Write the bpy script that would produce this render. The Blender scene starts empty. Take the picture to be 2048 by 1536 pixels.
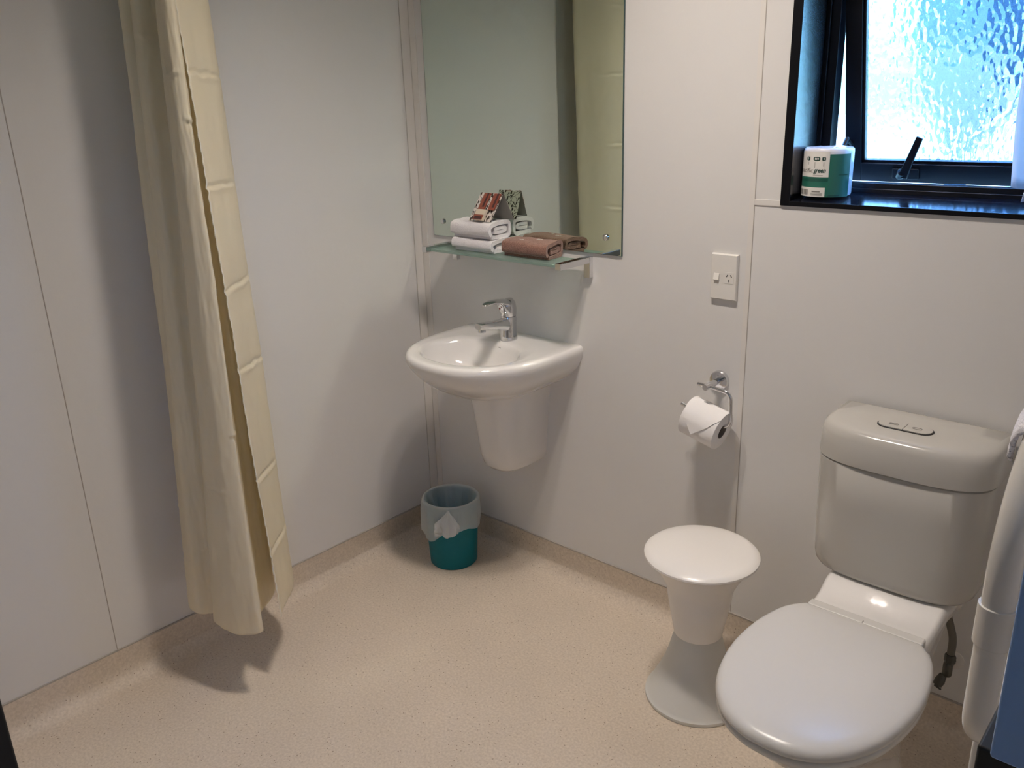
import bpy, bmesh, math, random
from mathutils import Vector, Matrix, noise
random.seed(7)
S = bpy.context.scene
COL = S.collection
PI = math.pi

# ------------------------------------------------------------------ camera
CAM = Vector((2.137, -1.919, 1.489))
yaw, pitch, roll, FPX = 0.739668895, 0.324259532, -0.0319171982, 1701.474
cyw, syw, cp, sp = math.cos(yaw), math.sin(yaw), math.cos(pitch), math.sin(pitch)
fwd = Vector((-syw * cp, cyw * cp, -sp)); r0 = Vector((cyw, syw, 0)); u0 = r0.cross(fwd)
rt = math.cos(roll) * r0 + math.sin(roll) * u0
up = -math.sin(roll) * r0 + math.cos(roll) * u0
cam_d = bpy.data.cameras.new('camera'); cam = bpy.data.objects.new('camera', cam_d); COL.objects.link(cam)
cam_d.sensor_width = 36; cam_d.lens = FPX / 2048 * 36; cam_d.clip_start = 0.02
cam.matrix_world = Matrix(((rt.x, up.x, -fwd.x, CAM.x), (rt.y, up.y, -fwd.y, CAM.y), (rt.z, up.z, -fwd.z, CAM.z), (0, 0, 0, 1)))
S.camera = cam

# ------------------------------------------------------------------ world, sun, exposure
S.view_settings.view_transform = 'Standard'; S.view_settings.look = 'None'
S.view_settings.gamma = 1; S.view_settings.use_curve_mapping = False
S.view_settings.exposure = 0.0
S.cycles.use_denoising = True
S.cycles.adaptive_threshold = 0.02; S.cycles.max_bounces = 9; S.cycles.diffuse_bounces = 5; S.cycles.glossy_bounces = 5
S.cycles.transmission_bounces = 8; S.cycles.transparent_max_bounces = 12
S.cycles.blur_glossy = 0.0; S.cycles.use_guiding = True; S.cycles.use_surface_guiding = True; S.cycles.sample_clamp_indirect = 0.0; S.cycles.use_light_tree = True
LAMP = 32.0        # radiance of the two heat-lamp bulbs
SKY = 1.9
SUN = 9.0
W = bpy.data.worlds.new('daylight'); S.world = W; W.use_nodes = True
nt = W.node_tree; nt.nodes.clear()
tc = nt.nodes.new('ShaderNodeTexCoord'); sx = nt.nodes.new('ShaderNodeSeparateXYZ'); rp = nt.nodes.new('ShaderNodeValToRGB')
bg = nt.nodes.new('ShaderNodeBackground'); wo = nt.nodes.new('ShaderNodeOutputWorld')
nt.links.new(tc.outputs['Generated'], sx.inputs[0]); nt.links.new(sx.outputs['Z'], rp.inputs[0]); nt.links.new(rp.outputs[0], bg.inputs[0]); nt.links.new(bg.outputs[0], wo.inputs[0])
el = rp.color_ramp.elements
el[0].position = 0.0; el[0].color = (0.09, 0.22, 0.21, 1)
el[1].position = 0.05; el[1].color = (0.16, 0.38, 0.58, 1)
e = el.new(0.11); e.color = (0.25, 0.52, 1.0, 1)
e = el.new(0.5); e.color = (0.20, 0.46, 1.15, 1)
bg.inputs[1].default_value = 6.0 * SKY
sd = bpy.data.lights.new('sun', 'SUN'); sd.energy = SUN; sd.angle = 0.01; sd.color = (0.72, 0.88, 1.0)
so = bpy.data.objects.new('sun', sd); COL.objects.link(so)
so.rotation_euler = Vector((0.25, 1.0, -0.95)).to_track_quat('-Z', 'Y').to_euler()

# ------------------------------------------------------------------ materials
def mat(name, base=(0.8, 0.8, 0.8), rough=0.5, metal=0.0, coat=0.0, trans=0.0, ior=1.5, spec=0.5, sheen=0.0, sss=0.0):
    m = bpy.data.materials.new(name); m.use_nodes = True
    b = m.node_tree.nodes['Principled BSDF']
    b.inputs['Base Color'].default_value = (*base, 1); b.inputs['Roughness'].default_value = rough
    b.inputs['Metallic'].default_value = metal; b.inputs['IOR'].default_value = ior
    b.inputs['Specular IOR Level'].default_value = spec
    b.inputs['Coat Weight'].default_value = coat; b.inputs['Coat Roughness'].default_value = 0.05
    b.inputs['Transmission Weight'].default_value = trans; b.inputs['Sheen Weight'].default_value = sheen
    if sss: b.inputs['Subsurface Weight'].default_value = sss; b.inputs['Subsurface Scale'].default_value = 0.01
    return m
def nodes(m): return m.node_tree.nodes, m.node_tree.links, m.node_tree.nodes['Principled BSDF']
def bump(m, scale, strength, dist=0.001, kind='noise', detail=4, stretch=(1, 1, 1), coord='Object'):
    n, l, b = nodes(m)
    t = n.new('ShaderNodeTexCoord'); mp = n.new('ShaderNodeMapping'); mp.inputs['Scale'].default_value = stretch
    l.new(t.outputs[coord], mp.inputs[0])
    if kind == 'noise':
        x = n.new('ShaderNodeTexNoise'); x.inputs['Scale'].default_value = scale; x.inputs['Detail'].default_value = detail; out = x.outputs['Fac']
    else:
        x = n.new('ShaderNodeTexVoronoi'); x.inputs['Scale'].default_value = scale; x.feature = 'SMOOTH_F1' ; out = x.outputs['Distance']
    l.new(mp.outputs[0], x.inputs['Vector'])
    bp = n.new('ShaderNodeBump'); bp.inputs['Strength'].default_value = strength; bp.inputs['Distance'].default_value = dist
    l.new(out, bp.inputs['Height']); l.new(bp.outputs[0], b.inputs['Normal'])
    return m

M = {}
M['wall'] = bump(mat('wall_panel', (0.70, 0.685, 0.665), 0.36), 55, 0.14, 0.002, detail=3)
M['wall_right'] = M['wall']
M['ceiling'] = mat('ceiling_paint', (0.74, 0.72, 0.68), 0.8)
M['joint'] = mat('panel_joint', (0.42, 0.38, 0.34), 0.6)
M['soft_line'] = mat('soft_joint_line', (0.52, 0.49, 0.45), 0.6)
M['strip'] = mat('white_joiner', (0.72, 0.69, 0.65), 0.35)
M['ceramic'] = mat('ceramic', (0.80, 0.78, 0.755), 0.08, coat=0.6)
M['cistern'] = mat('cistern_plastic', (0.50, 0.48, 0.44), 0.18, coat=0.2)
M['lid'] = mat('lid_plastic', (0.66, 0.645, 0.615), 0.27, spec=0.4)
M['chrome'] = mat('chrome', (0.72, 0.72, 0.73), 0.07, 1.0)
M['brushed'] = mat('satin_chrome', (0.62, 0.60, 0.58), 0.25, 1.0)
M['mirror'] = mat('mirror_silver', (0.66, 0.735, 0.665), 0.0, 1.0)
M['mirror_edge'] = mat('mirror_edge', (0.05, 0.09, 0.09), 0.2)
M['black'] = mat('black_frame', (0.005, 0.006, 0.010), 0.28, spec=0.3)
M['matt_black'] = mat('black_edge', (0.004, 0.004, 0.006), 0.5, spec=0.15)
M['reveal'] = mat('black_lacquer', (0.006, 0.007, 0.010), 0.24, ior=2.6)
M['sill'] = mat('polished_black_sill', (0.005, 0.006, 0.010), 0.10, ior=1.8)
M['plastic'] = mat('white_plastic', (0.74, 0.715, 0.67), 0.25)
M['dark'] = mat('dark_slot', (0.02, 0.02, 0.02), 0.5)
M['grey'] = mat('grey_print', (0.22, 0.21, 0.19), 0.6)
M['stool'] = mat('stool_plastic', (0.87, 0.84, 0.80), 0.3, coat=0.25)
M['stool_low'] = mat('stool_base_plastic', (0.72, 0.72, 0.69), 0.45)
M['paper'] = bump(mat('paper', (0.84, 0.82, 0.81), 0.9), 300, 0.3, 0.0005)
M['card_core'] = mat('cardboard_core', (0.20, 0.17, 0.15), 0.9)
M['tubing'] = mat('white_tube', (0.66, 0.63, 0.58), 0.16, coat=0.3)
M['braid'] = bump(mat('braided_hose', (0.16, 0.15, 0.13), 0.45, 0.4), 900, 0.8, 0.001)
M['valve'] = mat('valve_metal', (0.10, 0.10, 0.09), 0.4, 0.7)
M['daylight_tint'] = mat('panel_daylight_tint', (0.36, 0.56, 0.97), 0.35)  # blue of daylight put into the base colour; own colour unknown
M['red'] = mat('red_dot', (0.25, 0.02, 0.02), 0.4)
M['green_dark'] = mat('dark_green_print', (0.012, 0.085, 0.062), 0.3)
M['green'] = mat('green_print', (0.022, 0.14, 0.10), 0.3)
M['label_white'] = mat('label_white', (0.72, 0.70, 0.66), 0.4)
M['ink'] = mat('dark_ink', (0.02, 0.06, 0.05), 0.5)
M['film'] = mat('plastic_film', (0.72, 0.72, 0.78), 0.25, coat=0.4)
M['door_dark'] = mat('dark_door_frame', (0.006, 0.005, 0.004), 0.6)
M['hall'] = mat('hall_wall', (0.5, 0.47, 0.42), 0.8)

# floor: beige vinyl with dark and light flecks
def floor_mat():
    m = mat('speckled_vinyl', (0.5, 0.42, 0.33), 0.55)
    n, l, b = nodes(m)
    t = n.new('ShaderNodeTexCoord')
    big = n.new('ShaderNodeTexNoise'); big.inputs['Scale'].default_value = 5; big.inputs['Detail'].default_value = 3
    l.new(t.outputs['Object'], big.inputs['Vector'])
    fine = n.new('ShaderNodeTexNoise'); fine.inputs['Scale'].default_value = 160; fine.inputs['Detail'].default_value = 2
    l.new(t.outputs['Object'], fine.inputs['Vector'])
    r1 = n.new('ShaderNodeValToRGB'); r1.color_ramp.elements[0].position = 0.32; r1.color_ramp.elements[1].position = 0.68
    r1.color_ramp.elements[0].color = (0.60, 0.51, 0.41, 1); r1.color_ramp.elements[1].color = (0.72, 0.625, 0.51, 1)
    l.new(fine.outputs['Fac'], r1.inputs[0])
    r2 = n.new('ShaderNodeValToRGB'); r2.color_ramp.elements[0].color = (0.93, 0.93, 0.93, 1); r2.color_ramp.elements[1].color = (1.05, 1.05, 1.05, 1)
    l.new(big.outputs['Fac'], r2.inputs[0])
    mx = n.new('ShaderNodeMix'); mx.data_type = 'RGBA'; mx.blend_type = 'MULTIPLY'; mx.inputs[0].default_value = 1
    l.new(r1.outputs[0], mx.inputs[6]); l.new(r2.outputs[0], mx.inputs[7])
    last = mx.outputs[2]
    for sc, th, colr, rnd in ((105, 0.145, (0.28, 0.205, 0.145, 1), 0.58), (150, 0.16, (0.70, 0.62, 0.52, 1), 0.6)):
        v = n.new('ShaderNodeTexVoronoi'); v.inputs['Scale'].default_value = sc
        l.new(t.outputs['Object'], v.inputs['Vector'])
        c = n.new('ShaderNodeMath'); c.operation = 'LESS_THAN'; c.inputs[1].default_value = th; l.new(v.outputs['Distance'], c.inputs[0])
        s_ = n.new('ShaderNodeSeparateColor'); l.new(v.outputs['Color'], s_.inputs[0])
        g = n.new('ShaderNodeMath'); g.operation = 'GREATER_THAN'; g.inputs[1].default_value = rnd; l.new(s_.outputs[0], g.inputs[0])
        mu = n.new('ShaderNodeMath'); mu.operation = 'MULTIPLY'; l.new(c.outputs[0], mu.inputs[0]); l.new(g.outputs[0], mu.inputs[1])
        m2 = n.new('ShaderNodeMix'); m2.data_type = 'RGBA'; l.new(mu.outputs[0], m2.inputs[0]); l.new(last, m2.inputs[6]); m2.inputs[7].default_value = colr
        last = m2.outputs[2]
    l.new(last, b.inputs['Base Color'])
    bp = n.new('ShaderNodeBump'); bp.inputs['Strength'].default_value = 0.25; bp.inputs['Distance'].default_value = 0.001
    l.new(fine.outputs['Fac'], bp.inputs['Height']); l.new(bp.outputs[0], b.inputs['Normal'])
    return m
M['floor'] = floor_mat()

def cloth(name, colr, transl=0.35, rough=0.45, bscale=140, bs=0.25, spec=0.4):
    m = mat(name, colr, rough, spec=spec); n, l, b = nodes(m)
    out = n['Material Output']
    tr = n.new('ShaderNodeBsdfTranslucent'); tr.inputs[0].default_value = (*colr, 1)
    mx = n.new('ShaderNodeMixShader'); mx.inputs[0].default_value = transl
    l.new(b.outputs[0], mx.inputs[1]); l.new(tr.outputs[0], mx.inputs[2]); l.new(mx.outputs[0], out.inputs[0])
    bump(m, bscale, bs, 0.001)
    return m
M['curtain'] = cloth('cream_curtain_cloth', (0.90, 0.83, 0.66), 0.40, 0.36, 14, 0.5)
M['hem'] = cloth('curtain_hem_thread', (0.86, 0.82, 0.70), 0.15, 0.6)
M['net'] = cloth('white_window_fabric', (0.80, 0.80, 0.82), 0.5, 0.7)
def film(name, colr, alpha):
    m = mat(name, colr, 0.35); n, l, b = nodes(m)
    out = n['Material Output']; tr = n.new('ShaderNodeBsdfTransparent'); tl = n.new('ShaderNodeBsdfTranslucent'); tl.inputs[0].default_value = (*colr, 1)
    m1 = n.new('ShaderNodeMixShader'); m1.inputs[0].default_value = 0.35; l.new(b.outputs[0], m1.inputs[1]); l.new(tl.outputs[0], m1.inputs[2])
    m2 = n.new('ShaderNodeMixShader'); m2.inputs[0].default_value = alpha; l.new(tr.outputs[0], m2.inputs[1]); l.new(m1.outputs[0], m2.inputs[2])
    l.new(m2.outputs[0], out.inputs[0]); return m
M['liner'] = film('bin_liner_film', (0.90, 0.93, 0.95), 0.58)
M['bin'] = mat('teal_plastic', (0.004, 0.25, 0.30), 0.3, sss=0.0)
_n, _l, _b = nodes(M['bin']); _tl = _n.new('ShaderNodeBsdfTranslucent'); _tl.inputs[0].default_value = (0.01, 0.48, 0.58, 1)
_mx = _n.new('ShaderNodeMixShader'); _mx.inputs[0].default_value = 0.45
_l.new(_b.outputs[0], _mx.inputs[1]); _l.new(_tl.outputs[0], _mx.inputs[2]); _l.new(_mx.outputs[0], _n['Material Output'].inputs[0])
def terry(name, c1, c2):
    m = mat(name, c1, 0.95, sheen=0.3); n, l, b = nodes(m)
    t = n.new('ShaderNodeTexCoord'); x = n.new('ShaderNodeTexNoise'); x.inputs['Scale'].default_value = 420; x.inputs['Detail'].default_value = 3
    l.new(t.outputs['Object'], x.inputs['Vector'])
    r = n.new('ShaderNodeValToRGB'); r.color_ramp.elements[0].position = .35; r.color_ramp.elements[1].position = .65
    r.color_ramp.elements[0].color = (*c2, 1); r.color_ramp.elements[1].color = (*c1, 1); l.new(x.outputs['Fac'], r.inputs[0]); l.new(r.outputs[0], b.inputs['Base Color'])
    bp = n.new('ShaderNodeBump'); bp.inputs['Strength'].default_value = 0.9; bp.inputs['Distance'].default_value = 0.002
    l.new(x.outputs['Fac'], bp.inputs['Height']); l.new(bp.outputs[0], b.inputs['Normal']); return m
M['towel_white'] = terry('white_terry', (0.86, 0.83, 0.84), (0.76, 0.73, 0.75))
M['towel_brown'] = terry('brown_terry', (0.335, 0.175, 0.13), (0.17, 0.078, 0.055))
# frosted shelf glass
m = mat('frosted_glass', (0.55, 0.74, 0.66), 0.35, trans=0.45, ior=1.45); M['frost'] = m
_n, _l, _b = nodes(m); _t = _n.new('ShaderNodeBsdfTransparent'); _t.inputs[0].default_value = (0.62, 0.68, 0.65, 1)
_mx = _n.new('ShaderNodeMixShader'); _mx.inputs[0].default_value = 0.5
_l.new(_b.outputs[0], _mx.inputs[1]); _l.new(_t.outputs[0], _mx.inputs[2]); _l.new(_mx.outputs[0], _n['Material Output'].inputs[0])
# window glass: hammered pattern, part refracting and part clear
def pane_mat():
    m = bpy.data.materials.new('obscure_glass'); m.use_nodes = True; n, l = m.node_tree.nodes, m.node_tree.links; n.clear()
    out = n.new('ShaderNodeOutputMaterial'); g = n.new('ShaderNodeBsdfRefraction'); g.inputs['IOR'].default_value = 1.5; g.inputs['Roughness'].default_value = 0.02
    g.inputs['Color'].default_value = (0.92, 1.0, 0.98, 1)
    gl = n.new('ShaderNodeBsdfGlossy'); gl.inputs['Roughness'].default_value = 0.05
    tr = n.new('ShaderNodeBsdfTransparent'); tr.inputs[0].default_value = (0.85, 0.97, 1.0, 1)
    t = n.new('ShaderNodeTexCoord'); mp = n.new('ShaderNodeMapping'); mp.inputs['Scale'].default_value = (1.25, 1, 0.8)
    nz = n.new('ShaderNodeTexNoise'); nz.inputs['Scale'].default_value = 30
    md = n.new('ShaderNodeVectorMath'); md.operation = 'MULTIPLY_ADD'; md.inputs[1].default_value = (0.012, 0.012, 0.012)
    l.new(t.outputs['Object'], mp.inputs[0]); l.new(mp.outputs[0], nz.inputs['Vector']); l.new(nz.outputs['Color'], md.inputs[0]); l.new(mp.outputs[0], md.inputs[2])
    v = n.new('ShaderNodeTexVoronoi'); v.feature = 'SMOOTH_F1'; v.inputs['Scale'].default_value = 62; v.inputs['Smoothness'].default_value = 0.6
    l.new(md.outputs[0], v.inputs['Vector'])
    bp = n.new('ShaderNodeBump'); bp.inputs['Strength'].default_value = 0.8; bp.inputs['Distance'].default_value = 0.0030
    l.new(v.outputs['Distance'], bp.inputs['Height'])
    for x in (g, gl): l.new(bp.outputs[0], x.inputs['Normal'])
    m1 = n.new('ShaderNodeMixShader'); m1.inputs[0].default_value = 0.06; l.new(g.outputs[0], m1.inputs[1]); l.new(gl.outputs[0], m1.inputs[2])
    m2 = n.new('ShaderNodeMixShader'); m2.inputs[0].default_value = 0.28; l.new(m1.outputs[0], m2.inputs[1]); l.new(tr.outputs[0], m2.inputs[2])
    l.new(m2.outputs[0], out.inputs[0]); return m
M['pane'] = pane_mat()
def emit(name, c, s):
    m = bpy.data.materials.new(name); m.use_nodes = True; n = m.node_tree.nodes; n.clear()
    e = n.new('ShaderNodeEmission'); e.inputs[0].default_value = (*c, 1); e.inputs[1].default_value = s
    o = n.new('ShaderNodeOutputMaterial'); m.node_tree.links.new(e.outputs[0], o.inputs[0]); return m
M['can'] = mat('lamp_can_paint', (0.25, 0.25, 0.24), 0.6)
M['bulb'] = emit('lamp_bulb', (1.0, 0.89, 0.80), LAMP * 10)

# ------------------------------------------------------------------ mesh helpers
def smooth(me, ang=40):
    for p in me.polygons: p.use_smooth = True
    bm = bmesh.new(); bm.from_mesh(me)
    for e in bm.edges:
        if len(e.link_faces) == 2 and e.calc_face_angle(0) > math.radians(ang): e.smooth = False
    bm.to_mesh(me); bm.free()
class MB:
    def __init__(s): s.v = []; s.f = []; s.m = []; s.cur = 0
    def add(s, vs, fs):
        o = len(s.v); s.v += [tuple(x) for x in vs]; s.f += [[i + o for i in f] for f in fs]; s.m += [s.cur] * len(fs); return s
    def box(s, x0, x1, y0, y1, z0, z1):
        return s.add([(x, y, z) for z in (z0, z1) for y in (y0, y1) for x in (x0, x1)],
                     [(0, 2, 3, 1), (4, 5, 7, 6), (0, 1, 5, 4), (2, 6, 7, 3), (0, 4, 6, 2), (1, 3, 7, 5)])
    def loft(s, rings, close=True, cap0=True, cap1=True):
        n = len(rings[0]); vs = [p for r in rings for p in r]; fs = []
        for i in range(len(rings) - 1):
            for j in range(n if close else n - 1):
                k = (j + 1) % n; fs.append((i * n + j, i * n + k, (i + 1) * n + k, (i + 1) * n + j))
        if cap0: fs.append(tuple(range(n))[::-1])
        if cap1: fs.append(tuple((len(rings) - 1) * n + j for j in range(n)))
        return s.add(vs, fs)
    def lathe(s, prof, c=(0, 0), seg=64, cap0=True, cap1=True):
        return s.loft([[(c[0] + r * math.cos(2 * PI * j / seg), c[1] + r * math.sin(2 * PI * j / seg), z) for j in range(seg)] for r, z in prof], True, cap0, cap1)
    def tube(s, pts, r, seg=16, rad=None, cap=True):
        pts = [Vector(p) for p in pts]; rings = []; nrm = None
        for i, p in enumerate(pts):
            t = ((pts[min(i + 1, len(pts) - 1)] - p).normalized() + (p - pts[max(i - 1, 0)]).normalized()).normalized()
            if nrm is None:
                a = Vector((0, 0, 1)) if abs(t.z) < .9 else Vector((1, 0, 0)); nrm = t.cross(a).normalized()
            nrm = (nrm - t * nrm.dot(t)).normalized(); b = t.cross(nrm); rr = rad[i] if rad else r
            rings.append([p + rr * (math.cos(2 * PI * j / seg) * nrm + math.sin(2 * PI * j / seg) * b) for j in range(seg)])
        return s.loft(rings, True, cap, cap)
    def build(s, name, m, parent=None, ang=40, bevel=0, seg=2, subsurf=0):
        me = bpy.data.meshes.new(name); me.from_pydata(s.v, [], s.f)
        for x in (m if isinstance(m, list) else [m]): me.materials.append(M[x])
        for p, k in zip(me.polygons, s.m): p.material_index = k
        bm = bmesh.new(); bm.from_mesh(me); bmesh.ops.recalc_face_normals(bm, faces=bm.faces); bm.to_mesh(me); bm.free()
        o = bpy.data.objects.new(name, me); COL.objects.link(o)
        if parent:
            o.parent = parent; o.matrix_parent_inverse = Matrix.Translation(-parent.location)
        if bevel:
            b = o.modifiers.new('b', 'BEVEL'); b.width = bevel; b.segments = seg; b.limit_method = 'ANGLE'; b.angle_limit = math.radians(35)
        if subsurf:
            b = o.modifiers.new('s', 'SUBSURF'); b.levels = b.render_levels = subsurf
        if bevel:
            for p in me.polygons: p.use_smooth = True
            b.harden_normals = False if subsurf else True
        else: smooth(me, ang)
        return o
def spline(pts, n=8, closed=False):
    P = [Vector(p) for p in pts]; out = []; N = len(P)
    for i in range(N if closed else N - 1):
        g = (lambda k: P[k % N]) if closed else (lambda k: P[max(0, min(N - 1, k))])
        a, b, c, d = g(i - 1), g(i), g(i + 1), g(i + 2)
        for k in range(n):
            t = k / n
            out.append(0.5 * ((2 * b) + (c - a) * t + (2 * a - 5 * b + 4 * c - d) * t * t + (3 * b - a - 3 * c + d) * t ** 3))
    if not closed: out.append(P[-1])
    return out
def thing(name, loc, label, cat, group=None):
    o = bpy.data.objects.new(name, None); COL.objects.link(o); o.location = loc; o.empty_display_size = .05
    return tag(o, label, cat, group)
def tag(o, label, cat, group=None):
    o['label'] = label; o['category'] = cat
    if group: o['group'] = group
    return o
def struct(o): o['kind'] = 'structure'; return o

# ------------------------------------------------------------------ room shell
RX, RY, CH = 2.32, -1.99, 2.40       # right wall, front wall plane (doorway at the camera), ceiling
WX0, WX1, WZ0, WZ1 = 1.2555, 1.955, 1.233, 1.815     # window hole incl. black lining
b = MB()
b.box(-0.12, WX0, 0, 0.16, 0, CH); b.box(WX1, RX + .12, 0, 0.16, 0, CH)
b.box(WX0, WX1, 0, 0.16, 0, WZ0); b.box(WX0, WX1, 0, 0.16, WZ1, CH)
struct(b.build('wall_back', 'wall', ang=30))
struct(MB().box(-0.12, 0, -3.2, 0, 0, CH).build('wall_left', 'wall'))
b = MB(); FILL_GAP = (-2.53, -2.24, 1.36, 1.90)      # unseen opening added behind the camera to let cool fill light in
b.box(RX, RX + .12, FILL_GAP[1], 0, 0, CH); b.box(RX, RX + .12, -3.2, FILL_GAP[0], 0, CH); b.box(RX, RX + .12, FILL_GAP[0], FILL_GAP[1], 0, FILL_GAP[2]); b.box(RX, RX + .12, FILL_GAP[0], FILL_GAP[1], FILL_GAP[3], CH)
struct(b.build('wall_right', 'wall_right'))
# wall with the doorway the photographer stands in; dark timber jamb on its left side
DX0 = 1.225
b = MB(); b.box(0, DX0 - .05, -1.86, -1.76, 0, CH); b.box(DX0 - .05, RX, -1.86, -1.76, 2.06, CH)
struct(b.build('wall_front', 'wall'))
struct(MB().box(DX0 - .05, DX0 - .0, -1.88, -1.735, 0, 2.06).build('door_1', 'door_dark', bevel=.003))
struct(MB().box(-.12, RX + .12, -3.32, -3.2, 0, CH).build('wall_hall', 'hall'))
struct(MB().box(-.12, RX + .12, -3.32, .16, CH, CH + .1).build('ceiling', 'ceiling'))
# floor with integral coving on the two visible walls
b = MB(); b.box(-.12, RX + .12, -3.32, .16, -.1, 0)
struct(b.build('floor', 'floor'))
def cove(name, ax):
    R_, H = 0.052, 0.10; prof = [(R_ + .02, 0.0)] + [(R_ - R_ * math.sin(a) + .0035, R_ - R_ * math.cos(a) + .0005) for a in [i / 12 * PI / 2 for i in range(13)]] + [(.0035, H), (0, H), (0, -.001), (R_ + .02, -.001)]
    b = MB(); rings = []
    if ax == 'y':
        for t in (0, 1): rings.append([((d if t == 0 else d) , (-d if t == 0 else -1.76), z) for d, z in prof])
    else:
        for t in (0, 1): rings.append([((d if t == 0 else RX), -d, z) for d, z in prof])
    b.loft(rings, True, True, True); return struct(b.build(name, 'floor', ang=50))
cove('baseboard_left', 'y'); cove('baseboard_back', 'x')
# thin shadow line / capping on top of the coving
b = MB(); b.box(0, .0045, -1.76, 0, .099, .1025); struct(b.build('trim_1', 'joint'))
b = MB(); b.box(0, RX, -.0045, 0, .099, .1025); struct(b.build('trim_2', 'joint'))
# panel joints
jx = 1.189
b = MB(); b.box(0, .0009, -1.2015, -1.1995, .102, CH); struct(b.build('trim_3', 'joint'))
b = MB(); b.box(jx - .0009, jx + .0009, -.0010, 0, .102, 1.229); b.box(jx - .0009, jx + .0009, -.0010, 0, 1.243, CH); b.box(jx, WX0, -.0016, 0, 1.2285, 1.2300)
struct(b.build('trim_4', 'joint'))
struct(MB().box(jx, WX0, -.0018, 0, 1.230, 1.2425).build('trim_5', 'strip'))
struct(MB().box(jx - .014, jx - .0012, -.0006, 0, .102, CH).build('trim_6', 'strip'))
# internal corner strip
b = MB(); b.box(0, .0022, -.036, 0, .102, CH); b.box(0, .030, -.0022, 0, .102, CH); struct(b.build('trim_7', 'strip', bevel=.0008))
b = MB(); b.box(0, .0026, -.0372, -.036, .102, CH); b.box(.003, .0042, -.0032, -.002, .102, CH); struct(b.build('trim_8', 'soft_line'))

# ------------------------------------------------------------------ ceiling lamp (two bulbs)
LX, LY = 1.13, -0.67
lamp = thing('ceiling_light', (LX, LY, CH), 'white ceiling heat lamp unit with two round bulbs above the floor centre', 'light')
LD = .053      # the bulbs sit this deep in their cans
b = MB(); b.box(LX - .2, LX + .2, LY - .14, LY + .14, CH - .012, CH - .0005); b.build('cover_plate', 'plastic', lamp, bevel=.004)
for s in (-1, 1):
    c_ = (LX + s * .09, LY)
    b = MB(); b.lathe([(.075, CH - .012), (.082, CH - .014), (.084, CH - .030), (.082, CH - LD - .030), (.078, CH - LD - .032), (.075, CH - LD - .030), (.075, CH - .012)], c_, 40, False, False)
    b.build('lamp_can', 'can', lamp)
    b = MB(); b.lathe([(.001, CH - .0270), (.035, CH - .0265), (.052, CH - .0250), (.058, CH - .021), (.058, CH - .0125), (.001, CH - .0125)], c_, 32, True, True)
    b.build('bulb', 'bulb', lamp)

# ------------------------------------------------------------------ window
win = thing('window_1', (1.6, .13, WZ0), 'black aluminium window with hammered obscure glass, bottom pushed open', 'window'); win['kind'] = 'structure'
def frame(b, x0, x1, z0, z1, y0, y1, w, wb=None):
    wb = wb or w
    b.box(x0, x0 + w, y0, y1, z0, z1); b.box(x1 - w, x1, y0, y1, z0, z1); b.box(x0 + w, x1 - w, y0, y1, z0, z0 + wb); b.box(x0 + w, x1 - w, y0, y1, z1 - w, z1)
b = MB(); D = .128; T = .0215
for x0, x1, z0, z1 in ((WX0, WX0 + T, WZ0, WZ1), (WX1 - T, WX1, WZ0, WZ1)): b.box(x0, x1, -.004, D + .03, z0, z1)
b.box(WX0 + T, WX1 - T, -.004, D + .03, WZ1 - T, WZ1)
b.build('window_lining', 'reveal', win, bevel=.0012)
b = MB(); frame(b, WX0 - .0005, WX1 + .0005, WZ0 - .0005, WZ1 + .0005, -.0062, -.0042, .0222, .0104); b.build('window_edge', 'matt_black', win, bevel=.0006)
b = MB(); b.loft([[(x, -.004, WZ0), (x, -.004, WZ0 + .0100), (x, D + .03, WZ0 + .0275), (x, D + .03, WZ0)] for x in (WX0 + T, WX1 - T)]); b.build('window_sill', 'sill', win, bevel=.0012)
IX0, IX1, IZ0, IZ1 = WX0 + T, WX1 - T, WZ0 + .0225, WZ1 - T
b = MB()
frame(b, IX0, IX1, IZ0, IZ1, .128, .165, .030, .022)
frame(b, IX0, IX1, IZ0, IZ1, .120, .128, .010, .010)
b.build('window_frame', 'black', win, bevel=.0012)
# sash, tilted out at the bottom about its head
hz, hy, tilt = 1.765, .136, math.atan(.233)
def tl(x, y, z):
    dz = z - hz; return (x, hy + y * math.cos(tilt) - dz * math.sin(tilt), hz + dz * math.cos(tilt) + y * math.sin(tilt))
SX0, SX1, SZ0, SZ1 = IX0 + .031, IX1 - .031, hz - .505, hz
def tb(b, *a):
    q = MB().box(*a); return b.add([tl(*v) for v in q.v], q.f)
b = MB(); w = .038
for a in ((SX0, SX0 + w, -.012, .020, SZ0, SZ1), (SX1 - w, SX1, -.012, .020, SZ0, SZ1), (SX0 + w, SX1 - w, -.012, .020, SZ0, SZ0 + .044), (SX0 + w, SX1 - w, -.012, .020, SZ1 - w, SZ1)): tb(b, *a)
sash = b.build('window_sash', 'black', win, bevel=.0012)
b = MB()
for a in ((SX0 + w, SX0 + w + .006, -.004, .010, SZ0 + .044, SZ1 - w), (SX1 - w - .006, SX1 - w, -.004, .010, SZ0 + .044, SZ1 - w), (SX0 + w, SX1 - w, -.004, .010, SZ0 + .044, SZ0 + .050)): tb(b, *a)
b.build('glazing_bead', 'black', sash)
b = MB(); tb(b, SX0 + w + .002, SX1 - w - .002, .002, .006, SZ0 + .046, SZ1 - w); b.build('pane', 'pane', sash)
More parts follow.
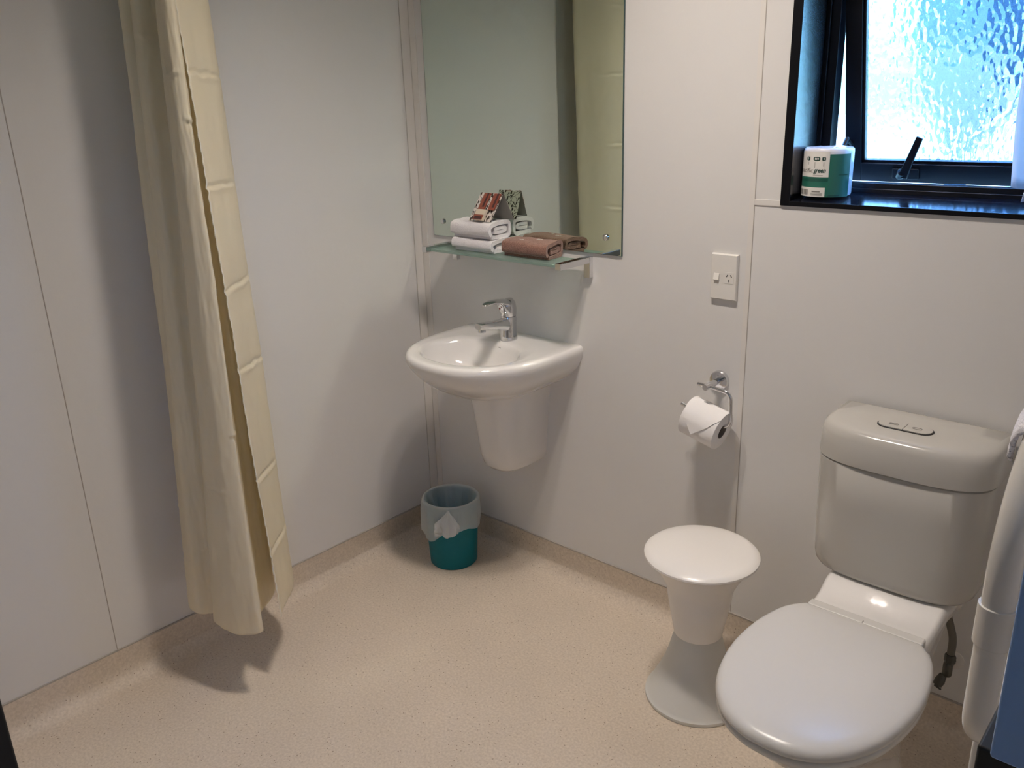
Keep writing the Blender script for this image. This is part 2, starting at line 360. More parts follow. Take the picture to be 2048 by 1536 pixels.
# handle on the bottom rail
b = MB(); hx = 1.452; hzb = SZ0 + .022
q = MB().box(hx - .030, hx + .030, -.018, -.012, hzb - .012, hzb + .012); b.add([tl(*v) for v in q.v], q.f)
b.tube([tl(hx - .006, -.016, hzb), tl(hx - .006, -.034, hzb + .002), tl(hx, -.040, hzb + .012)], .010, 12)
hd = b.build('handle_base', 'black', win, bevel=.001)
b = MB(); b.loft([[tl(hx - .010 + .0, -.044, hzb + .0), tl(hx + .012, -.044, hzb - .004), tl(hx + .012, -.032, hzb - .004), tl(hx - .010, -.032, hzb)],
                  [tl(hx + .010, -.046, hzb + .045), tl(hx + .025, -.046, hzb + .038), tl(hx + .025, -.038, hzb + .038), tl(hx + .010, -.038, hzb + .045)],
                  [tl(hx + .032, -.050, hzb + .098), tl(hx + .046, -.050, hzb + .092), tl(hx + .046, -.043, hzb + .092), tl(hx + .032, -.043, hzb + .098)]])
b.build('handle_lever', 'black', hd, bevel=.002)
# friction stay in the open gap
b = MB(); b.tube([(IX0 + .033, .150, 1.300), (IX0 + .038, .175, 1.335), (IX0 + .042, .20, 1.372)], .006, 8); b.tube([(IX0 + .042, .20, 1.372), (IX0 + .05, .235, 1.345)], .005, 8)
b.build('window_stay', 'black', win)
# outside
tag(MB().box(-3.0, 6.0, 3.4, 3.5, -.2, 1.33).build('garden_fence', 'strip'), 'sunlit white fence seen blurred through the obscure window glass', 'fence')
M['lawn'] = mat('grass_ground', (0.35, 0.42, 0.3), .9)
struct(MB().box(-6, 9, .17, 12, -.3, -.2).build('ground', 'lawn'))
M['foliage'] = bump(mat('tree_foliage', (0.02, 0.06, 0.12), .8), 14, 1.0, .1)
t_ = thing('garden_tree', (.98, 2.4, -.2), 'dark tree with narrow trunk seen blurred through right part of window glass', 'tree')
b = MB(); b.tube([(.98, 2.4, -.2), (.98, 2.4, .8), (.985, 2.4, 1.35)], .05, 12, rad=[.06, .045, .05]); b.build('trunk', 'foliage', t_)
b = MB(); rings = []
for i, (z, r) in enumerate(((1.12, .02), (1.22, .05), (1.34, .11), (1.44, .17), (1.55, .20), (1.7, .23), (2.0, .27), (2.4, .26), (2.7, .12))):
    rings.append([(.99 + (z - 1.1) * .10 + (1.3 * r + .05 * noise.noise(Vector((a, z * 5, 0)))) * math.cos(a), 2.4 + 1.3 * r * math.sin(a), z) for a in [k / 24 * 2 * PI for k in range(24)]])
b.loft(rings); b.build('crown', 'foliage', t_)

# ------------------------------------------------------------------ mirror
mx0, mx1, mz0, mz1 = .066, .811, 1.070, 2.02
mir = thing('wall_mirror', (.4385, 0, mz0), 'large frameless greenish wall mirror above the glass shelf', 'mirror')
MB().box(mx0, mx1, -.0058, -.0012, mz0, mz1).build('backing', 'mirror_edge', mir)
MB().box(mx0 + .0012, mx1 - .0016, -.0062, -.0058, mz0 + .0008, mz1 - .001).build('glass', 'mirror', mir)
for x in (.1135, .758):
    for z in (1.118, 1.95):
        b = MB(); q = MB().lathe([(.0088, 0), (.0088, .004), (.0065, .0065), (.001, .0072)], (0, 0), 24); b.add([(x + v[0], -.0062 - v[2], z + v[1]) for v in q.v], q.f); b.build('mirror_screw', 'chrome', mir)

# ------------------------------------------------------------------ glass shelf on two chrome brackets
sh = thing('glass_shelf', (.436, 0, 1.0), 'frosted green glass shelf on two square chrome brackets below the mirror', 'shelf')
for x0, x1 in ((.158, .178), (.690, .710)):
    b = MB(); b.box(x0, x1, -.016, 0, 1.000, 1.0605); b.box(x0, x1, -.146, -.016, 1.0425, 1.0605); b.build('bracket', 'chrome', sh, bevel=.0012)
MB().box(.1785, .6895, -.128, -.018, 1.0445, 1.0525).build('shelf_glass', 'frost', sh, bevel=.001)

# ------------------------------------------------------------------ folded towels
def ribbon(b, path, t, x0, x1, nx, skew=0, amp=.0016, seed=0):
    P = spline([(p[0], p[1], 0) for p in path], 5); L = []; Rr = []
    for i, p in enumerate(P):
        d = (P[min(i + 1, len(P) - 1)] - P[max(i - 1, 0)]).normalized(); n_ = Vector((-d.y, d.x, 0))
        L.append(p + n_ * t / 2); Rr.append(p - n_ * t / 2)
    ring = L + Rr[::-1]; n = len(ring); rings = []
    for k in range(nx + 1):
        u = k / nx; x = x0 + (x1 - x0) * u; rr = []
        for q in ring:
            nz = noise.noise_vector(Vector((x * 40 + seed, q.x * 60, q.y * 60))) * amp
            nz2 = noise.noise_vector(Vector((x * 12 + seed, q.x * 14, q.y * 14))) * amp * 2
            rr.append((x + nz.x + skew * q.x, q.x + nz.y + nz2.y, q.y + (nz.z + nz2.z if q.y > .006 else abs(nz.z) * .5)))
        rings.append(rr)
    o = len(b.v); b.loft(rings, True, False, False)
    m_ = len(P)
    for base in (0, nx * n):
        for i in range(m_ - 1):
            b.f.append([o + base + i, o + base + i + 1, o + base + n - 2 - i, o + base + n - 1 - i]); b.m.append(b.cur)
def towel(name, x0, x1, y1, z0, D_, H, m, label, group=None, skew=0, seed=0, gap=1.0, rot=0, t=.0115):
    b = MB(); ft = -D_ + t / 2; bk = -t / 2
    ribbon(b, [(ft + .010, t / 2), (-D_ * .5, t / 2), (bk - .008, t / 2), (bk, t * .5 + H * .22), (bk, H * .72), (bk - .008, H - t / 2), (-D_ * .5, H - t / 2), (ft + .014, H - t / 2 - .002), (ft + .002, H * .72), (ft, H * .40), (ft + .007, t * 1.15)], t, x0, x1, 26, skew, seed=seed)
    hi = H - 2 * t
    if hi > .010 and gap:
        tt = min(t, hi * .42) * .95; zc = t + hi / 2
        ribbon(b, [(ft + .022, zc - hi * .23), (-D_ * .45, zc - hi * .24), (bk - .022, zc - hi * .22), (bk - .014, zc), (bk - .022, zc + hi * .22), (-D_ * .45, zc + hi * .23), (ft + .022, zc + hi * .18)], tt, x0 + .004, x1 - .003 * gap, 26, skew, seed=seed + 5)
    o = b.build(name, m, ang=70); o.location = (0, y1, z0); return tag(o, label, 'towel', group)
G0 = 1.0536
towel('folded_towel', .255, .418, -.016, G0, .093, .041, 'towel_white', 'folded white towel lying directly on the glass shelf under another white towel', 'white towels on the glass shelf', seed=1)
towel('folded_towel', .250, .412, -.012, G0 + .0405, .096, .050, 'towel_white', 'folded white towel on top of the stack, carrying the toiletries card', 'white towels on the glass shelf', seed=9)
bt = towel('folded_towel', .446, .612, -.012, G0, .092, .046, 'towel_brown', 'folded brown face towel with small white stitched motif on the glass shelf', skew=-.12, seed=17, gap=1, t=.0105)
for px_, py_ in ((.497, -.066), (.545, -.038)):
    b = MB(); b.tube(spline([(px_, py_, .0468), (px_ + .006, py_ + .006, .0478), (px_ + .010, py_ - .001, .0474), (px_ + .016, py_ + .006, .0478), (px_ + .021, py_, .0474)], 4), .0008, 6)
    e_ = b.build('embroidery', 'label_white'); e_.parent = bt

# ------------------------------------------------------------------ tent card and sachets
def branch_mat():
    m = mat('branch_print_card', (.72, .66, .60), .5); n, l, b = nodes(m)
    t = n.new('ShaderNodeTexCoord'); nz = n.new('ShaderNodeTexNoise'); nz.inputs['Scale'].default_value = 60
    md = n.new('ShaderNodeVectorMath'); md.operation = 'MULTIPLY_ADD'; md.inputs[1].default_value = (.02, .02, .02)
    l.new(t.outputs['Object'], nz.inputs['Vector']); l.new(nz.outputs['Color'], md.inputs[0]); l.new(t.outputs['Object'], md.inputs[2])
    w_ = n.new('ShaderNodeTexVoronoi'); w_.feature = 'DISTANCE_TO_EDGE'; w_.inputs['Scale'].default_value = 55; l.new(md.outputs[0], w_.inputs['Vector'])
    c = n.new('ShaderNodeMath'); c.operation = 'LESS_THAN'; c.inputs[1].default_value = .035; l.new(w_.outputs['Distance'], c.inputs[0])
    mp = n.new('ShaderNodeMapping'); mp.inputs['Scale'].default_value = (1, 1, .38); mp.inputs['Rotation'].default_value = (0, .6, 0); l.new(t.outputs['Object'], mp.inputs[0])
    v2 = n.new('ShaderNodeTexVoronoi'); v2.inputs['Scale'].default_value = 125; l.new(mp.outputs[0], v2.inputs['Vector'])
    c2 = n.new('ShaderNodeMath'); c2.operation = 'LESS_THAN'; c2.inputs[1].default_value = .36; l.new(v2.outputs['Distance'], c2.inputs[0])
    mx_ = n.new('ShaderNodeMath'); mx_.operation = 'MAXIMUM'; l.new(c.outputs[0], mx_.inputs[0]); l.new(c2.outputs[0], mx_.inputs[1])
    g = n.new('ShaderNodeMix'); g.data_type = 'RGBA'; g.inputs[6].default_value = (.72, .66, .60, 1); g.inputs[7].default_value = (.03, .018, .014, 1); l.new(mx_.outputs[0], g.inputs[0])
    l.new(g.outputs[2], b.inputs['Base Color']); return m
M['branch'] = branch_mat()
M['card_inside'] = mat('card_inside', (.30, .29, .26), .7)
M['cream'] = mat('cream_card', (.72, .62, .48), .5); M['sachet'] = mat('terracotta_wrapper', (.30, .085, .05), .35); M['sachet_dark'] = mat('dark_wrapper_stripe', (.075, .03, .03), .35)
TZ = G0 + .0905
# card spans: bottom front edge from A to Bq, ridge above, back leg in the mirror direction
A0 = Vector((.312, -.088, TZ)); B0 = Vector((.402, -.088, TZ)); A1 = Vector((.328, -.046, TZ + .079)); B1 = Vector((.418, -.046, TZ + .079)); A2 = Vector((.336, -.010, TZ)); B2 = Vector((.426, -.010, TZ))
tent = thing('toiletries_card', (.32, -.05, TZ), 'folded tent card printed with brown branches, standing on the white towels', 'card')
def slab(b, a, b_, c, d, t):
    n_ = (b_ - a).cross(d - a).normalized() * t; b.add([a, b_, c, d, a + n_, b_ + n_, c + n_, d + n_], [(0, 1, 2, 3), (7, 6, 5, 4), (0, 4, 5, 1), (1, 5, 6, 2), (2, 6, 7, 3), (3, 7, 4, 0)]); b.m[-6] = 1; return b
slab(MB(), A0, B0, B1, A1, .0008).build('front_panel', ['branch', 'card_inside'], tent)
slab(MB(), A1, B1, B2, A2, .0008).build('back_panel', ['branch', 'card_inside'], tent)
ux = (B0 - A0).normalized(); uz = (A1 - A0).normalized(); un = ux.cross(uz).normalized()
def on_card(u, v, h): return A0 + ux * u + uz * v + un * h
def card_box(b, u0, u1, v0, v1, h0, h1, sk=0):
    return b.add([on_card(u + sk * v, v, h) for h in (h0, h1) for v in (v0, v1) for u in (u0, u1)], [(0, 2, 3, 1), (4, 5, 7, 6), (0, 1, 5, 4), (2, 6, 7, 3), (0, 4, 6, 2), (1, 3, 7, 5)])
for k, (u, lb) in enumerate(((.021, 'upright terracotta soap sachet on the left of the branch card'), (.061, 'upright terracotta soap sachet on the right of the branch card'))):
    s_ = thing('soap_sachet', on_card(u, .03, .002), lb, 'sachet', 'sachets in the toiletries card')
    card_box(MB(), u, u + .025, .036, .0885, .0014, .0065).build('wrapper', 'sachet', s_, bevel=.001)
    card_box(MB(), u + .014, u + .021, .044, .0885, .0066, .0071).build('stripe', 'sachet_dark', s_)
s_ = thing('soap_box', on_card(.03, .0, .004), 'small cream soap box with brown band lying in front of the branch card', 'box')
card_box(MB(), .026, .064, .0005, .034, .0030, .014).build('carton', 'cream', s_, bevel=.0008)
card_box(MB(), .0265, .0635, .001, .017, .0140, .0145).build('band', 'sachet', s_)
card_box(MB(), .031, .059, .003, .0115, .0145, .0149).build('window_print', 'sachet_dark', s_)

# ------------------------------------------------------------------ basin
bx = .44
basin = thing('wash_basin', (bx, 0, .66), 'white ceramic wall basin with half pedestal shroud in the corner', 'basin')
def Dring(a, y0, b_, z, n=48, p=2.25, yb=0.0, cx=bx):
    R_ = []
    for i in range(n + 1):
        t = PI * i / n; R_.append((cx + a * math.copysign(abs(math.cos(t)) ** (2 / p), math.cos(t)), -(y0 + b_ * abs(math.sin(t)) ** (2 / p)), z))
    for i in range(1, 8):   # back edge along the wall
        pass
    L = [(cx - a, yb, z)]; rr = [(cx + a, yb, z)]
    mid = [(cx - a + 2 * a * k / 12, yb, z) for k in range(1, 12)]
    return rr + R_ + L + mid
b = MB()
ocx, ocy, oa, ob = bx - .004, -.235, .168, .125     # bowl opening
def bowl_ring(s_, z, dy=0):
    ref = Dring(.2, .1, .2, 0); out = []
    for p in ref:
        an = math.atan2((p[1] + .16) / .20, (p[0] - bx) / .2); out.append((ocx + oa * s_ * math.cos(an), ocy + dy + ob * s_ * math.sin(an), z))
    return out
outer = [(.085, .10, .10, .648), (.115, .11, .14, .650), (.150, .115, .185, .668), (.185, .12, .225, .695), (.212, .12, .255, .722), (.228, .12, .278, .750), (.2345, .12, .290, .772), (.2335, .12, .2895, .784), (.229, .118, .286, .7905), (.222, .115, .281, .7925)]
rings = [Dring(*o) for o in outer]
def mixr(r1, r2, t, z): return [((1 - t) * p[0] + t * q[0], (1 - t) * p[1] + t * q[1], z) for p, q in zip(r1, r2)]
br = bowl_ring(1.0, .79)
rings += [mixr(rings[-1], br, .35, .7915), mixr(rings[-1], br, .75, .7905), bowl_ring(1.02, .7895), bowl_ring(.985, .7865), bowl_ring(.95, .776), bowl_ring(.90, .755), bowl_ring(.80, .728, .003), bowl_ring(.62, .704, .006), bowl_ring(.40, .693, .010), bowl_ring(.16, .689, .014)]
b.loft(rings, True, True, True)
o_ = b.build('basin_body', 'ceramic', basin, ang=60)
b = MB(); b.lathe([(.001, .6915), (.018, .6915), (.022, .690), (.022, .688)], (ocx, ocy + .014), 24); b.build('waste', 'chrome', basin)
b = MB(); b.tube([(.44, -.116, .776), (.452, -.117, .775)], .0012, 6); b.build('maker_mark', 'grey', basin)
b = MB(); q = MB().lathe([(.007, 0), (.007, .002), (.005, .003), (.0005, .003)], (0, 0), 20); b.add([(.44 + v[0], -.119 - v[2], .757 + v[1]) for v in q.v], q.f); 
# shroud
rs = []
for hw, dd, z in ((.030, .120, .378), (.060, .148, .382), (.078, .160, .396), (.086, .168, .43), (.092, .176, .50), (.099, .186, .58), (.106, .196, .64), (.110, .200, .672)):
    rs.append(Dring(hw, dd * .32, dd * .68, z, 32, 2.9))
MB().loft(rs).build('shroud', 'ceramic', basin, ang=60)

# ------------------------------------------------------------------ mixer tap
tap = thing('mixer_tap', (.44, -.068, .79), 'chrome single lever mixer tap on the basin', 'tap')
ty = -.068
def eli(cx, cy, a, b_, z, tiltf=0, n=32): return [(cx + a * math.cos(2 * PI * k / n), cy + b_ * math.sin(2 * PI * k / n), z + tiltf * b_ * math.sin(2 * PI * k / n)) for k in range(n)]
b = MB(); b.loft([eli(.44, ty, .0265, .029, .790), eli(.44, ty, .0265, .029, .795), eli(.44, ty, .0245, .027, .805), eli(.44, ty + .001, .0235, .026, .83), eli(.44, ty + .003, .023, .026, .856), eli(.44, ty + .003, .0215, .024, .8625)])
def sec(x, y, z, w_, h_, n=20): return [(x + w_ * math.copysign(abs(math.cos(a)) ** .7, math.cos(a)), y, z + h_ * math.copysign(abs(math.sin(a)) ** .7, math.sin(a))) for a in [2 * PI * k / n for k in range(n)]]
b.loft([sec(.44, ty - .005, .838, .020, .024), sec(.44, ty - .030, .842, .018, .018), sec(.44, ty - .06, .847, .0165, .0140), sec(.44, ty - .10, .853, .0155, .0120), sec(.44, ty - .126, .8565, .0145, .0110), sec(.44, ty - .132, .857, .012, .0090)])
b.build('tap_body', 'chrome', tap, ang=45)
b = MB(); b.lathe([(.0115, .8365), (.0115, .8445), (.0105, .852)], (.44, ty - .116), 24); b.build('aerator', 'chrome', tap)
b = MB(); b.loft([eli(.44, ty + .003, .0215, .024, .8640), eli(.44, ty + .003, .0230, .026, .868), eli(.44, ty + .004, .0230, .0255, .884, .15), eli(.44, ty + .001, .022, .024, .899, .35), eli(.44, ty - .004, .019, .020, .908, .45), eli(.44, ty - .008, .008, .008, .913, .45)])
def bl(y, z, w_, h_, n=20): return [(.44 + w_ * math.cos(a), y, z + h_ * math.sin(a)) for a in [2 * PI * k / n for k in range(n)]]
b.loft([bl(ty + .022, .884, .015, .012), bl(ty + .008, .896, .0205, .014), bl(ty - .016, .908, .0195, .0115), bl(ty - .045, .9155, .0175, .0080), bl(ty - .075, .9180, .0160, .0062), bl(ty - .095, .9165, .0130, .0050), bl(ty - .104, .914, .007, .0030)])
b.loft([bl(ty - .004, .872, .019, .010), bl(ty - .020, .888, .017, .016), bl(ty - .032, .906, .014, .008)])
lv = b.build('lever', 'chrome', tap, ang=45)
b = MB(); q = MB().lathe([(.0032, 0), (.0032, .0008), (.0004, .001)], (0, 0), 12); b.add([(.44 + v[0], ty - .0345 - v[2], .893 + v[1]) for v in q.v], q.f); b.build('indicator', 'red', lv)

# ------------------------------------------------------------------ waste bin and liner
BX, BY = .241, -.163
wb = thing('waste_bin', (BX, BY, 0), 'teal plastic waste bin standing under the basin in the corner', 'bin')
b = MB(); b.lathe([(.0765, .0), (.0795, .004), (.0835, .08), (.0880, .16), (.0915, .226), (.0935, .229), (.0925, .232), (.0895, .230), (.0860, .16), (.0815, .08), (.0775, .006)], (BX, BY), 64, True, True)
b.build('bin_body', 'bin', wb)
b = MB(); rings = []; seg = 120
for i in range(30):
    u = i / 29; ring = []
    for j in range(seg):
        a = 2 * PI * j / seg
        drop = .092 + .024 * math.cos(a + 2.0) + .012 * math.sin(a * 3 + .6) + .005 * math.sin(7 * a)
        wr = noise.noise(Vector((math.cos(a) * 2.6, math.sin(a) * 2.6, u * 2.5)))
        fold = abs(noise.noise(Vector((math.cos(a) * 5, math.sin(a) * 5, 3.1)))) 
        if u < .42:      # hangs inside
            v_ = u / .42; z = .10 + .135 * v_; r = .064 + .020 * v_ + (.026 * wr - .020 * fold) * (1 - v_ ** 2)
        elif u < .5:
            v_ = (u - .42) / .08; z = .235 + .004 * math.sin(v_ * PI); r = .084 + .0125 * v_
        else:
            v_ = (u - .5) / .5; z = .235 - drop * v_; r = .0965 + .0015 * math.sin(v_ * PI) + (.0050 * wr + .009 * fold) * min(1, v_ * 3) - .002 * v_
            r = max(r, .0915 - (.235 - z) * .055 + .002)
        ring.append((BX + r * math.cos(a), BY + r * math.sin(a), z))
    rings.append(ring)
b.loft(rings, True, False, False)
tag(b.build('bin_liner', 'liner', ang=180), 'translucent white plastic liner folded over the rim of the teal bin', 'liner')
# gathered knot of the liner at the front rim
b = MB(); rings = []
for i in range(26):
    u = i / 25; z = .232 - .085 * u; w_ = .004 + .030 * math.sin(min(1, u * 1.15) * PI * .62) ** 1.6; row = []
    for k in range(60):
        a = 2 * PI * k / 60; rf = 1 + .30 * math.sin(7 * a + u * 3) * u + .25 * noise.noise(Vector((math.cos(a) * 2, math.sin(a) * 2, u * 3)))
        tx = w_ * math.cos(a) * rf; dn = .008 + w_ * .30 * (1 + math.sin(a)) * rf
        th = math.atan2(-.080, .070) + tx / .10 - .12 * u
        row.append((BX + (.094 + dn * .7) * math.cos(th), BY + (.094 + dn * .7) * math.sin(th), z + .010 * math.sin(3 * a + 1) * u ** 2 + (.006 * noise.noise(Vector((a, u * 4, 2))))))
    rings.append(row)
b.loft(rings); kn = b.build('liner_gather', 'liner', bpy.data.objects['bin_liner'], ang=60)

# ------------------------------------------------------------------ power outlet
po = thing('power_outlet', (1.1215, 0, 1.048), 'white vertical power outlet with one switch and one three pin socket', 'outlet')
cx, cz = 1.1215, 1.0485
b = MB(); b.loft([[(cx + sx_ * hw, -y_, cz + sz_ * hh) for sx_, sz_ in ((-1, -1), (1, -1), (1, 1), (-1, 1))] for hw, hh, y_ in ((.0365, .058, 0), (.0365, .058, .006), (.0340, .0560, .0105))])
b.build('faceplate', 'plastic', po, bevel=.0012)
b = MB(); b.box(cx - .0265, cx - .0105, -.0125, -.0104, cz - .0085, cz + .0085); MB
sw = b.build('switch', 'strip', po, bevel=.001)
b = MB(); b.loft([[(cx - .0255, -.0126, cz - .0075), (cx - .0115, -.0126, cz - .0075), (cx - .0115, -.0126, cz + .007), (cx - .0255, -.0126, cz + .007)], [(cx - .0255, -.0160, cz - .0070), (cx - .0115, -.0160, cz - .0070), (cx - .0115, -.0130, cz + .0065), (cx - .0255, -.0130, cz + .0065)]]); b.build('rocker', 'label_white', sw, bevel=.0006)
b = MB(); b.box(cx + .003, cx + .0285, -.0112, -.0104, cz - .0150, cz + .0135); sk = b.build('socket', 'plastic', po, bevel=.0005)
for dx, dz, an in ((-.0055, .0045, .55), (.0055, .0045, -.55), (0, -.0075, 0)):
    b = MB(); q = MB().box(-.0011, .0011, -.01145, -.0112, -.0036, .0036); b.add([(cx + .0158 + dx + v[0] * math.cos(an) + v[2] * math.sin(an), v[1], cz + dz - v[0] * math.sin(an) + v[2] * math.cos(an)) for v in q.v], q.f); b.build('slot', 'dark', sk)

# ------------------------------------------------------------------ toilet roll holder and roll
HY = -.062
hold = thing('toilet_roll_holder', (1.121, 0, .775), 'chrome hook toilet roll holder on a round wall rosette', 'holder')
b = MB(); q = MB().lathe([(.0265, 0), (.0265, .006), (.0245, .010), (.012, .0115), (.001, .0115)], (0, 0), 40); b.add([(1.121 + v[0], -v[2], .775 + v[1]) for v in q.v], q.f)
b.build('rosette', 'chrome', hold)
b = MB(); q = MB().lathe([(.0085, .0115), (.0085, HY * -1 + .014), (.0075, HY * -1 + .016), (.001, HY * -1 + .016)], (0, 0), 24); b.add([(1.121 + v[0], -v[2], .775 + v[1]) for v in q.v], q.f)
b.build('arm', 'chrome', hold)
pth = [(1.092, HY, .778), (1.121, HY, .7765), (1.165, HY, .7745)] + [(1.165 + .022 * math.sin(a) + .011 * (1 - math.cos(a)) * 0, HY, .7525 + .022 * math.cos(a)) for a in [PI / 2 * k / 6 for k in range(1, 7)]] + [(1.188, HY, .715)] + [(1.188 - .020 * (1 - math.cos(a)), HY, .700 - .020 * math.sin(a)) for a in [PI / 2 * k / 6 for k in range(0, 7)]] + [(1.12, HY, .694), (1.046, HY, .716)]
pth = [(x, y, z - .004) for x, y, z in pth]; pth[0] = (1.092, HY, .776); pth[1] = (1.121, HY, .7752)
b = MB(); b.tube(pth, .0048, 14); b.build('hook', 'chrome', hold)
# roll: axis from right to left, hanging on the lower arm
ax0 = Vector((1.168, HY, .676)); ax1 = Vector((1.070, HY, .701)); axd = (ax1 - ax0).normalized(); off = Vector((0, 0, -.0145)) 
a1 = Vector((0, -1, 0)); a2 = axd.cross(a1)
def rp_(u, r, a): return ax0 + off + axd * u + (a1 * math.cos(a) + a2 * math.sin(a)) * r
if a2.z < 0: a2 = -a2
rl = thing('toilet_roll', ax0 + off, 'white toilet roll with folded point hanging on the chrome holder', 'toilet roll')
Lr = (ax1 - ax0).length
b = MB(); b.loft([[rp_(u, r, 2 * PI * k / 48) for k in range(48)] for u, r in ((0, .0205), (.0, .050), (.0012, .0515), (Lr - .0012, .0515), (Lr, .050), (Lr, .0205), (0, .0205))], True, False, False); b.build('paper_roll', 'paper', rl)
b = MB(); b.loft([[rp_(u, r, 2 * PI * k / 32) for k in range(32)] for u, r in ((.0005, .0204), (Lr - .0005, .0204), (Lr - .0005, .0192), (.0005, .0192), (.0005, .0204))], True, False, False); b.build('core', 'card_core', rl)
# loose folded triangle over the front
b = MB(); n1 = 14; top, bot = [], []
for layer in (0, 1):
    rr = .0522 + .0012 * layer; g = []
    for i in range(n1 + 1):
        u = i / n1; an = PI * .62 - u * PI * .92; 
        half = 1.0 if u < .35 else 1.0 - (u - .35) / .65
        lo = Lr * .5 - (Lr * .5) * 1.0 if u < .35 else None
        l0 = 0 if u < .35 else Lr * (.66) * (u - .35) / .65; l1 = Lr if u < .35 else Lr - Lr * .34 * (u - .35) / .65
        lift = .004 * max(0, u - .3)
        if u > .58: base = rp_(0, rr + .0015, PI * .62 - .58 * PI * .92); dropz = (u - .58) * .075
        row = []
        for k in range(9):
            l_ = l0 + (l1 - l0) * k / 8
            if u <= .58: row.append(rp_(l_, rr + lift, an))
            else:
                p = rp_(l_, rr + .0015, PI * .62 - .58 * PI * .92); row.append(p + Vector((0, -.006 * (u - .58), -(u - .58) * .085)))
        g.append(row)
    (top if layer else bot).append(g)
rings = [list(r) + list(q[::-1]) for r, q in zip(top[0], bot[0])]
b.loft(rings, True, True, True); b.build('folded_end', 'paper', rl, ang=60)

# ------------------------------------------------------------------ stool
SX, SY = 1.228, -.252
st = thing('stool', (SX, SY, 0), 'white plastic hourglass stool between the roll holder and the toilet', 'stool')
b = MB(); b.lathe([(.001, .4315), (.05, .4310), (.095, .4290), (.122, .4255), (.134, .4215), (.1395, .4165), (.1400, .4120), (.1370, .4085), (.131, .4070), (.001, .4070)], (SX, SY), 96); b.build('seat', 'stool', st)
b = MB(); b.lathe([(.127, .4065), (.121, .398), (.108, .377), (.096, .357), (.0885, .340), (.0845, .3335), (.0815, .318), (.0775, .29), (.0715, .255), (.0655, .222), (.0615, .198), (.0605, .1935), (.056, .1920)], (SX, SY), 96); b.build('upper_column', 'stool', st)
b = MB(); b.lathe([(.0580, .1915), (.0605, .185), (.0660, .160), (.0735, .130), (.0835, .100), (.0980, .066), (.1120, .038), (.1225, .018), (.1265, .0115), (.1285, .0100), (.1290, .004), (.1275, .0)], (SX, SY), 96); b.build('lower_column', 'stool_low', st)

# ------------------------------------------------------------------ toilet
TX = 1.640
toi = thing('toilet', (TX, -.40, 0), 'white close coupled toilet with closed lid below the window', 'toilet')
def egg(s, z, dy=0, k=1.0, n=72, yh=-.310, hwid=.122, cut=True):
    # closed outline: straight hinge edge then egg front
    ctrl = [(.0, yh), (hwid, yh), (.150, -.345), (.168, -.40), (.1775, -.47), (.176, -.545), (.160, -.625), (.130, -.690), (.088, -.735), (.042, -.757), (0, -.762)]
    right = spline([(x, y, 0) for x, y in ctrl[1:]], 6)
    pts = [(0, yh)] + [(p.x, p.y) for p in right]
    full = pts + [(-x, y) for x, y in pts[-2:0:-1]]
    cy_ = -.52; return [(TX + x * s, cy_ + (y - cy_) * s * k + dy, z) for x, y in full]
# lid
b = MB()
lid_r = [(.001, .4425), (.25, .4420), (.5, .4405), (.7, .4380), (.85, .4345), (.93, .4315), (.965, .4285), (.988, .4240), (1.0, .4170), (.998, .4110), (.985, .4080), (.93, .4080), (.3, .4080)]
b.loft([egg(s, z) for s, z in lid_r]); b.build('toilet_lid', 'lid', toi, ang=60)
b = MB(); b.loft([egg(s, z) for s, z in ((.60, .390), (.975, .390), (.988, .393), (.990, .402), (.975, .4070), (.60, .4070))]); b.build('toilet_seat', 'lid', toi, ang=60)
b = MB(); b.box(TX - .120, TX + .120, -.3085, -.283, .398, .4235); b.build('hinge_cover', 'lid', toi, bevel=.004)
b = MB(); b.box(TX - .0015, TX + .0005, -.3085, -.300, .4236, .4240); b.build('lid_scratch', 'grey', toi)
# bowl
def bowlr(hw, yb, yf, z, n=72):
    out = []; cy_ = (yb + yf) / 2; L = (yb - yf) / 2
    for k in range(n):
        a = 2 * PI * k / n; sx_ = math.cos(a); sy_ = math.sin(a)
        pw = .85 if sy_ > 0 else 1.0
        out.append((TX + hw * math.copysign(abs(sx_) ** pw, sx_), cy_ + L * math.copysign(abs(sy_) ** pw, sy_), z))
    return out
b = MB(); b.loft([bowlr(.118, -.14, -.57, 0), bowlr(.118, -.14, -.57, .02), bowlr(.105, -.15, -.565, .07), bowlr(.103, -.16, -.575, .15), bowlr(.115, -.17, -.61, .23), bowlr(.138, -.18, -.665, .30), bowlr(.158, -.19, -.715, .35), bowlr(.166, -.20, -.738, .380), bowlr(.164, -.20, -.738, .389)])
# rear shelf rising to the cistern
prof = [(-.300, .30), (-.300, .404), (-.283, .4155), (-.262, .4170), (-.240, .4200), (-.222, .4270), (-.206, .4340), (-.194, .4385), (-.180, .4400), (-.155, .4400), (-.02, .4400), (-.02, .408), (-.17, .400)]
rr = []
for k, (hw, zz) in enumerate(((.112, -.012), (.119, -.003), (.1225, 0))):
    rr.append((hw, zz))
xs = [(-.1225, -.016), (-.119, -.004), (-.112, 0), (.112, 0), (.119, -.004), (.1225, -.016)]
b.loft([[(TX + x_ * (1.0 + .05 * max(0, (y + .3) / .15)), y, z + (dz_ if z > .401 else -dz_ * .5)) for y, z in prof] for x_, dz_ in xs])
b.build('pan', 'ceramic', toi, ang=45)
